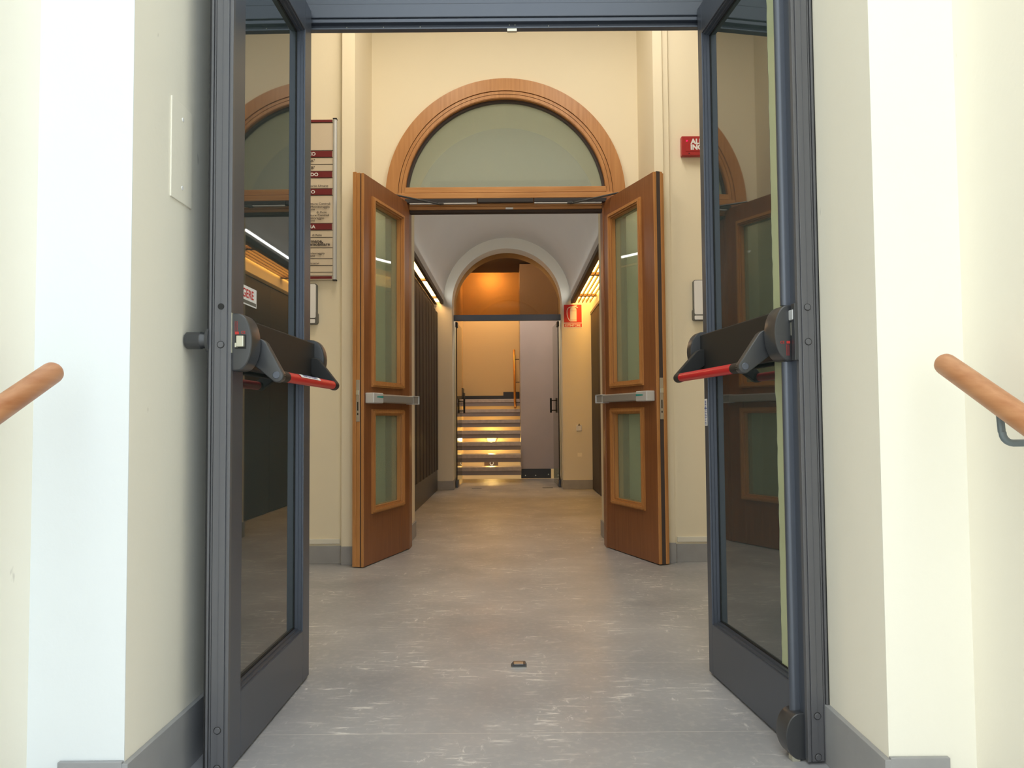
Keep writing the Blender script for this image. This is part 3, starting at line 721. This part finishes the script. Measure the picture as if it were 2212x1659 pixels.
# wall units either side
def rrect(x0, x1, z0, z1, r_, n=6):
    q = []
    for cx_, cz_, a0 in ((x1 - r_, z0 + r_, -90), (x1 - r_, z1 - r_, 0), (x0 + r_, z1 - r_, 90), (x0 + r_, z0 + r_, 180)):
        for k in range(n + 1): a = R(a0 + 90 * k / n); q.append((cx_ + r_ * cos(a), cz_ + r_ * sin(a)))
    return q
def wall_unit(xe, yw, s_, label):
    u = empty('wall_handset', (xe, yw, 1.69)); tag(u, label, 'intercom', 'white handset units on the vestibule walls')
    x0, x1 = (xe - .10, xe) if s_ < 0 else (xe, xe + .10)
    bm = B(); prism(bm, rrect(x0, x1, 1.57, 1.827, .014), fnA, yw - .030, yw); at(link('back_shell', bm, MT['unit'], u, smooth=True), u)
    bm = B(); prism(bm, rrect(x0 - .006, x1 + .006 , 1.559, 1.64, .018), fnA, yw - .034, yw); at(link('cradle', bm, MT['unit'], u, smooth=True), u)
    bm = B(); prism(bm, rrect(x0 + .004, x1 - .006, 1.60, 1.822, .009), fnA, yw - .040, yw - .028); at(link('front_panel', bm, MT['white'], u), u)
    bm = B(); prism(bm, rrect(x0 + .004, x1 - .010, 1.566, 1.592, .006), fnA, yw - .040, yw - .030); at(link('front_button', bm, MT['white'], u), u)
wall_unit(-1.275, 5.16, -1, 'white handset unit on the wall below the directory board')
wall_unit(1.187, 5.13, 1, 'white handset unit on the wall below the red alarm box')

# fire alarm box
fa = empty('fire_alarm_sign', (1.26, 5.13, 2.7)); tag(fa, 'red fire alarm box with white lettering on the right wall', 'alarm sign')
bm = B(); box(bm, 1.124, 1.44, 5.085, 5.13, 2.646, 2.775, bev=.004); at(link('box', bm, MT['alarm'], fa), fa)
bm = B(); box(bm, 1.150, 1.43, 5.0830, 5.0856, 2.674, 2.764, bev=.001); at(link('panel', bm, MT['alarm'], fa), fa)
for s, x0, z0 in (('ALLARME', 1.184, 2.722), ('INCENDIO', 1.181, 2.684)):
    bm = B(); text_into(bm, s, .046, lambda x, y, z: (x0 + x, 5.082 - z, z0 + y), bold=.0022); at(link('lettering', bm, MT['white'], fa), fa)
bm = B(); disc(bm, (1.158, 5.083, 2.742), (0, -1, 0), .005, .003, 12); at(link('indicator_lamp', bm, MT['led'], fa), fa)
bm = B(); disc(bm, (1.172, 5.085, 2.660), (0, -1, 0), .004, .003, 12); at(link('key_slot', bm, MT['rubber'], fa), fa)

# extinguisher sign on the end wall
es_ = empty('extinguisher_sign', (.816, 10.42, 2.29)); tag(es_, 'red and white fire extinguisher sign on the corridor end wall', 'sign')
SX = lambda u: .694 + (u - 284) / (598 - 284) * .245; SZ = lambda v: 2.445 - (v - 1033) / (1415 - 1033) * .310
yy = 10.419
def sb(u0, v0, u1, v1, m, nm, d): 
    bm = B(); box(bm, SX(u0), SX(u1), yy - d, yy, SZ(v1), SZ(v0)); return at(link(nm, bm, m, es_), es_)
sb(280, 1030, 602, 1420, MT['white'], 'backing', .002)
sb(288, 1036, 590, 1330, MT['redsign'], 'red_panel', .003)
sb(292, 1347, 592, 1405, MT['redsign'], 'word_panel', .003)
bm = B()
q = [(395, 1312), (395, 1125), (402, 1095), (428, 1078), (432, 1058), (462, 1052), (470, 1076), (495, 1094), (504, 1120), (504, 1312)]
prism(bm, [(SX(u), SZ(v)) for u, v in q], fnA, yy - .004, yy - .003)
hose = [(432, 1072), (390, 1076), (358, 1095), (342, 1135), (342, 1190), (352, 1240), (368, 1275), (388, 1300)]
for a_, b_2 in zip(hose, hose[1:]):
    d = Vector((b_2[0] - a_[0], b_2[1] - a_[1])).normalized() * 6; nrm = Vector((-d.y, d.x))
    prism(bm, [(SX(a_[0] + nrm.x), SZ(a_[1] + nrm.y)), (SX(b_2[0] + nrm.x), SZ(b_2[1] + nrm.y)), (SX(b_2[0] - nrm.x), SZ(b_2[1] - nrm.y)), (SX(a_[0] - nrm.x), SZ(a_[1] - nrm.y))], fnA, yy - .004, yy - .003)
prism(bm, [(SX(462), SZ(1058)), (SX(500), SZ(1064)), (SX(530), SZ(1082)), (SX(522), SZ(1092)), (SX(490), SZ(1076)), (SX(462), SZ(1070))], fnA, yy - .004, yy - .003)
prism(bm, [(SX(455), SZ(1052)), (SX(512), SZ(1044)), (SX(514), SZ(1052)), (SX(458), SZ(1062))], fnA, yy - .004, yy - .003)
at(link('pictogram', bm, MT['white'], es_), es_)
for a_, b_2 in ((1138, 1135), (1290, 1286)):
    bm = B(); box(bm, SX(395), SX(504), yy - .0045, yy - .0038, SZ(a_), SZ(b_2)); at(link('pictogram_line', bm, MT['redsign'], es_), es_)
bm = B(); text_into(bm, 'ESTINTORE', .040, lambda x, y, z: (SX(303) + x, yy - .0035 - z, SZ(1393) + y), bold=.001, xs=1.02); at(link('lettering', bm, MT['white'], es_), es_)
# small white tag hanging on the end wall
tg = empty('wall_tag', (.883, 10.42, .81)); tag(tg, 'small white tag pinned low on the corridor end wall', 'tag')
bm = B(); box(bm, .845, .918, 10.405, 10.419, .765, .845, bev=.004); at(link('card', bm, MT['card'], tg), tg)
bm = B(); prism(bm, [(.865, .835), (.900, .835), (.883, .865)], fnA, 10.400, 10.412); at(link('hook', bm, MT['unit'], tg), tg)
# conduit sketch lines below: a small blank plate
bpl = sbox('blank_plate', MT['cream'], (.858, .918, 10.416, 10.4195, .425, .475), bev=.001); bpl['kind'] = 'thing'; del bpl['kind']
tag(bpl, 'small cream blank plate low on the corridor end wall under the white tag', 'wall plate')

# ================================================================== CORRIDOR FITTINGS
# left: vertical panelling (one fitted cladding), cornice beam with light slot
lp = empty('wall_panelling', (-1.0, 8.4, 0)); tag(lp, 'dark brown vertical board panelling along the left corridor wall', 'panelling')
bm = B(); ny = 26
for k in range(ny):
    y0 = 6.37 + k * (4.03 / ny); box(bm, -1.029, -.985 + (.006 if k % 2 else 0), y0, y0 + 4.03 / ny - .012, .27, 2.345, bev=.003)
at(link('boards', bm, MT['darkwall'], lp), lp)
bm = B(); box(bm, -1.029, -1.0, 6.37, 10.40, .27, 2.335); at(link('backing', bm, MT['darkwall'], lp), lp)
cb = empty('cornice_light', (-.93, 8.4, 2.5)); tag(cb, 'dark cornice with glowing light slot above the left panelling', 'light fitting')
bm = B(); box(bm, CX - CR - .035, CX - CR, 6.36, 10.40, 2.455, 2.515, bev=.003); box(bm, -1.028, CX - CR - .03, 6.36, 10.40, 2.50, 2.52); at(link('beam', bm, MT['beam'], cb), cb)
bm = B(); box(bm, -1.02, CX - CR - .045, 6.40, 10.36, 2.485, 2.497); at(link('diffuser', bm, MT['slot'], cb), cb)
for k in range(3):
    bm = B(); box(bm, -1.025, CX - CR - .036, 7.35 + k * 1.25, 7.40 + k * 1.25, 2.458, 2.484); at(link('cross_bar', bm, MT['slat'], cb), cb)
bm = B(); box(bm, -1.025, -.985, 6.36, 10.40, 2.452, 2.462); at(link('slot_lip', bm, MT['beam'], cb), cb)
# right: cornice with slatted light grille
cb = empty('slatted_light', (.93, 8.4, 2.5)); tag(cb, 'slatted wooden ceiling grille with warm light along the right corridor wall', 'light fitting')
bm = B(); box(bm, CX + CR, CX + CR + .030, 6.36, 10.40, 2.455, 2.515, bev=.003); at(link('beam', bm, MT['beam'], cb), cb)
bm = B(); box(bm, CX + CR + .01, 1.07, 6.40, 10.36, 2.515, 2.527); at(link('diffuser', bm, MT['slot_r'], cb), cb)
bm = B(); box(bm, CX + CR + .01, CX + CR + .06, 6.38, 10.38, 2.456, 2.472, bev=.002); at(link('edge_board', bm, MT['slat'], cb), cb)
for x in (.885, .935, .985, 1.035):
    bm = B(); box(bm, x, x + .010, 6.38, 10.38, 2.458, 2.490); at(link('slat', bm, MT['slat'], cb), cb)
for y in (6.9, 8.35, 9.80):
    bm = B(); box(bm, CX + CR + .03, 1.07, y, y + .07, 2.462, 2.492); at(link('cross_bar', bm, MT['slat'], cb), cb)
# right wall dark doors/panel
rp = empty('wall_cabinet', (1.07, 8.4, 0)); tag(rp, 'dark brown panelled front along the right corridor wall', 'panelling')
bm = B()
for k in range(5):
    y0 = 6.37 + k * .806; box(bm, 1.052, 1.075, y0, y0 + .800, .01, 2.30, bev=.002)
at(link('front_panel', bm, MT['darkwall'], rp), rp)
bm = B(); box(bm, 1.046, 1.075, 6.37, 10.40, 2.302, 2.34, bev=.002); at(link('top_trim', bm, MT['plinth'], rp), rp)

# ================================================================== GLASS DOORS AT THE END ARCH
ga = struct(empty('window_2', (CX, 10.70, 2.3)), 'bronze tinted arched fanlight over the far glass doors', 'window')
bm = B(); box(bm, CX - .730, CX + .724, 10.68, 10.74, 2.270, 2.352, bev=.003); at(link('transom_bar', bm, MT['metal'], ga), ga)
bm = B(); g = arc(.728, cz=CZ, cx=CX - .003, a0=0, a1=180); g = [(CX - .731, 2.352)] + g + [(CX + .725, 2.352)]; prism(bm, g, fnA, 10.705, 10.713); at(link('glass_pane', bm, MT['tint_glass'], ga), ga)
def glass_leaf(name, hx, ex, label, s_):
    root = empty(name, (hx, 10.74, 0)); struct(root, label, 'door')
    A = Vector((hx, 10.74, 0)); Bv = Vector((ex, 11.40, 0)); e = (Bv - A).normalized(); Ln = (Bv - A).length
    root.rotation_euler = (0, 0, math.atan2(e.y, e.x)); P = lambda nm, bm, m, sm=False: link(nm, bm, m, root, smooth=sm)
    bm = B(); box(bm, 0, Ln, -.005, .005, .015, 2.255); P('glass_pane', bm, MT['door_glass'])
    bm = B(); box(bm, 0, .006, -.007, .007, .015, 2.255); P('edge_seal', bm, MT['rubber'])
    bm = B(); box(bm, -.01, .16, -.014, .014, .005, .10, bev=.003); P('bottom_patch', bm, MT['metal'])
    bm = B(); box(bm, -.01, .10, -.014, .014, 2.19, 2.262, bev=.003); P('top_patch', bm, MT['rubber'])
    for t in (-.045, .045):
        bm = B(); tube(bm, [(Ln - .07, t, 1.015), (Ln - .07, t, 1.225)], .014, 12)
        for z in (1.05, 1.19): tube(bm, [(Ln - .07, 0, z), (Ln - .07, t, z)], .007, 8)
        P('handle', bm, MT['blackg'], True)
glass_leaf('door_5', CX - .700, CX - .675, 'left far glass door standing open under the transom', -1)
glass_leaf('door_6', CX + .694, CX + .655, 'right far glass door standing open under the transom', 1)
ft = sbox('floor_stop', MT['unit'], (-.55, -.42, 10.62, 10.65, 0, .004)); del ft['kind']; tag(ft, 'thin grey floor strip beside the left far glass door', 'floor strip', 'floor strips by the far glass doors')
ft = sbox('floor_stop', MT['unit'], (.40, .54, 10.62, 10.65, 0, .004)); del ft['kind']; tag(ft, 'thin grey floor strip beside the right far glass door', 'floor strip', 'floor strips by the far glass doors')

# ================================================================== STAIRS
stc = empty('staircase', (-.35, 11.6, 0)); tag(stc, 'open riser staircase with grey stone treads behind the far arch', 'staircase')
for i in range(7):
    zt = .228 + .173 * i; y = 11.55 + .28 * i; d = .33 if i < 6 else .45
    bm = B(); box(bm, -.866, .128, y, y + d, zt - .056, zt, bev=.003); tr = at(link('tread', bm, MT['tread'], stc), stc)
    bm = B(); box(bm, -.862, .128, y + .012, y + .05, zt - .118, zt - .056, bev=.002); at(link('riser_lip', bm, MT['tread_low'], stc), stc)
bm = B(); box(bm, -.866, .128, 13.60, 13.98, 1.16, 1.268); at(link('landing_slab', bm, MT['tread'], stc), stc)
# handrail on the stair
hr = empty('stair_handrail', (.05, 13, 1.1)); tag(hr, 'brass stair handrail beside the grey lilac wall panel', 'handrail')
bm = B(); tube(bm, [(.050, 12.86, 1.11), (.046, 12.90, 1.20), (.042, 13.85, 2.14)], .020, 14); at(link('rail', bm, MT['brass'], hr, smooth=True), hr)
for y, z in ((13.72, 2.02), (13.30, 1.60), (12.95, 1.25)):
    bm = B(); tube(bm, [(.045, y, z - .01), (.045, y, z - .05), (.128, y, z - .05)], .006, 8); at(link('bracket', bm, MT['blackg'], hr), hr)
# lift shaft / panel
sh = empty('partition_panel', (.42, 12.4, 0)); tag(sh, 'grey lilac laminate partition with black plinth right of the stairs', 'partition')
bm = B(); box(bm, .132, .735, 12.37, 13.98, .146, 3.38, bev=.002); at(link('panel', bm, MT['lilac'], sh), sh)
bm = B(); box(bm, .134, .60, 12.36, 12.42, .0, .145, bev=.002); at(link('plinth', bm, MT['plinth'], sh), sh)
for x in (.20, .36, .56):
    bm = B(); disc(bm, (x, 12.36, .045 if x < .5 else .06), (0, -1, 0), .009, .004, 12); at(link('fixing', bm, MT['zinc'], sh), sh)
# lamps and plate on the back wall
l1 = empty('wall_lamp', (-.37, 14.0, .58)); tag(l1, 'glowing dome wall lamp seen between the stair treads', 'lamp')
bm = B(); tube(bm, [(-.37, 14.0, .60), (-.37, 13.97, .60)], .09, 24); at(link('base', bm, MT['white'], l1, smooth=True), l1)
bm = B(); bmesh.ops.create_uvsphere(bm, u_segments=24, v_segments=12, radius=.075, matrix=Matrix.Translation((-.37, 13.95, .59)) @ Matrix.Diagonal((1, .6, .8, 1))); at(link('dome', bm, MT['lamp'], l1, smooth=True), l1)
pl = empty('socket_plate', (-.37, 14.0, .13)); tag(pl, 'dark plate with a ring low on the stairwell back wall', 'wall plate')
bm = B(); box(bm, -.50, -.26, 13.985, 14.0, .10, .20, bev=.003); at(link('plate', bm, MT['slat'], pl), pl)
bm = B(); tube(bm, [(-.37 + .03 * cos(2 * pi * k / 16), 13.975, .15 + .03 * sin(2 * pi * k / 16)) for k in range(17)], .007, 8); at(link('ring', bm, MT['white'], pl), pl)
lb_ = empty('ceiling_lamp', (-.36, 13.75, 3.78)); tag(lb_, 'warm ceiling lamp over the upper landing', 'lamp')
bm = B(); tube(bm, [(-.36, 13.75, 3.74), (-.36, 13.75, 3.80)], .10, 24); at(link('shade', bm, MT['white'], lb_, smooth=True), lb_)

# vestibule ceiling luminaires
for x, nm in ((-.6, 'left'), (.6, 'right')):
    u = empty('ceiling_luminaire', (x, 4.15, 4.18)); tag(u, 'flat ceiling luminaire over the %s side of the vestibule' % nm, 'ceiling light', 'flat ceiling luminaires in the vestibule')
    bm = B(); box(bm, x - .28, x + .28, 3.62, 4.68, 4.165, 4.2, bev=.003); at(link('housing', bm, MT['white'], u), u)
    bm = B(); box(bm, x - .25, x + .25, 3.65, 4.65, 4.158, 4.165); at(link('diffuser', bm, MT['panel_lamp'], u), u)

# floor bolt keeper
fk = empty('floor_bolt_keeper', (.018, 3.0, 0)); tag(fk, 'small black floor keeper for the door bolts', 'door keeper')
bm = B(); prism(bm, [(-.030, 0), (.030, 0), (.024, .011), (-.020, .011)], lambda u, v, w_: (u + .018, w_, v), 2.995, 3.035); at(link('body', bm, MT['blackp'], fk), fk)
bm = B(); box(bm, .0, .034, 2.992, 3.02, .011, .0125); box(bm, -.012, .048, 2.985, 2.995, 0, .002); at(link('metal_plate', bm, MT['steel'], fk), fk)

# handrails of the porch
def porch_rail(name, x, wx, ys, ze, label):
    root = empty(name, (x, ys, ze)); tag(root, label, 'handrail', 'wooden handrails on the porch walls')
    sl = .47; P0 = Vector((x, ys, ze)); d = Vector((0, -1, -sl)).normalized()
    bm = B(); tube(bm, [P0, P0 + d * .5, P0 + d * 1.0, P0 + d * 1.6], .0235, 32, round_end=True); at(link('rail', bm, MT['rail'], root, smooth=True), root)
    for k in (.20, 1.25):
        q = P0 + d * k - Vector((0, 0, .022)); s_ = 1 if wx > x else -1; pts = [q, q + Vector((0, -.004, -.034))]
        for j in range(6): a = pi / 2 * j / 5; pts.append(q + Vector((s_ * .020 * (1 - cos(a)), -.006, -.036 - .020 * sin(a))))
        pts.append(Vector((wx, q.y - .006, q.z - .056)))
        bm = B(); tube(bm, pts, .0068, 12); tube(bm, [Vector((wx - s_ * .006, q.y - .006, q.z - .056)), Vector((wx, q.y - .006, q.z - .056))], .03, 20)
        at(link('bracket', bm, MT['bracket'], root, smooth=True), root)
porch_rail('handrail', -.990, -1.107, 1.69, 1.036, 'round wooden handrail on the left porch wall')
porch_rail('handrail', .934, 1.047, 1.69, 1.040, 'round wooden handrail on the right porch wall')
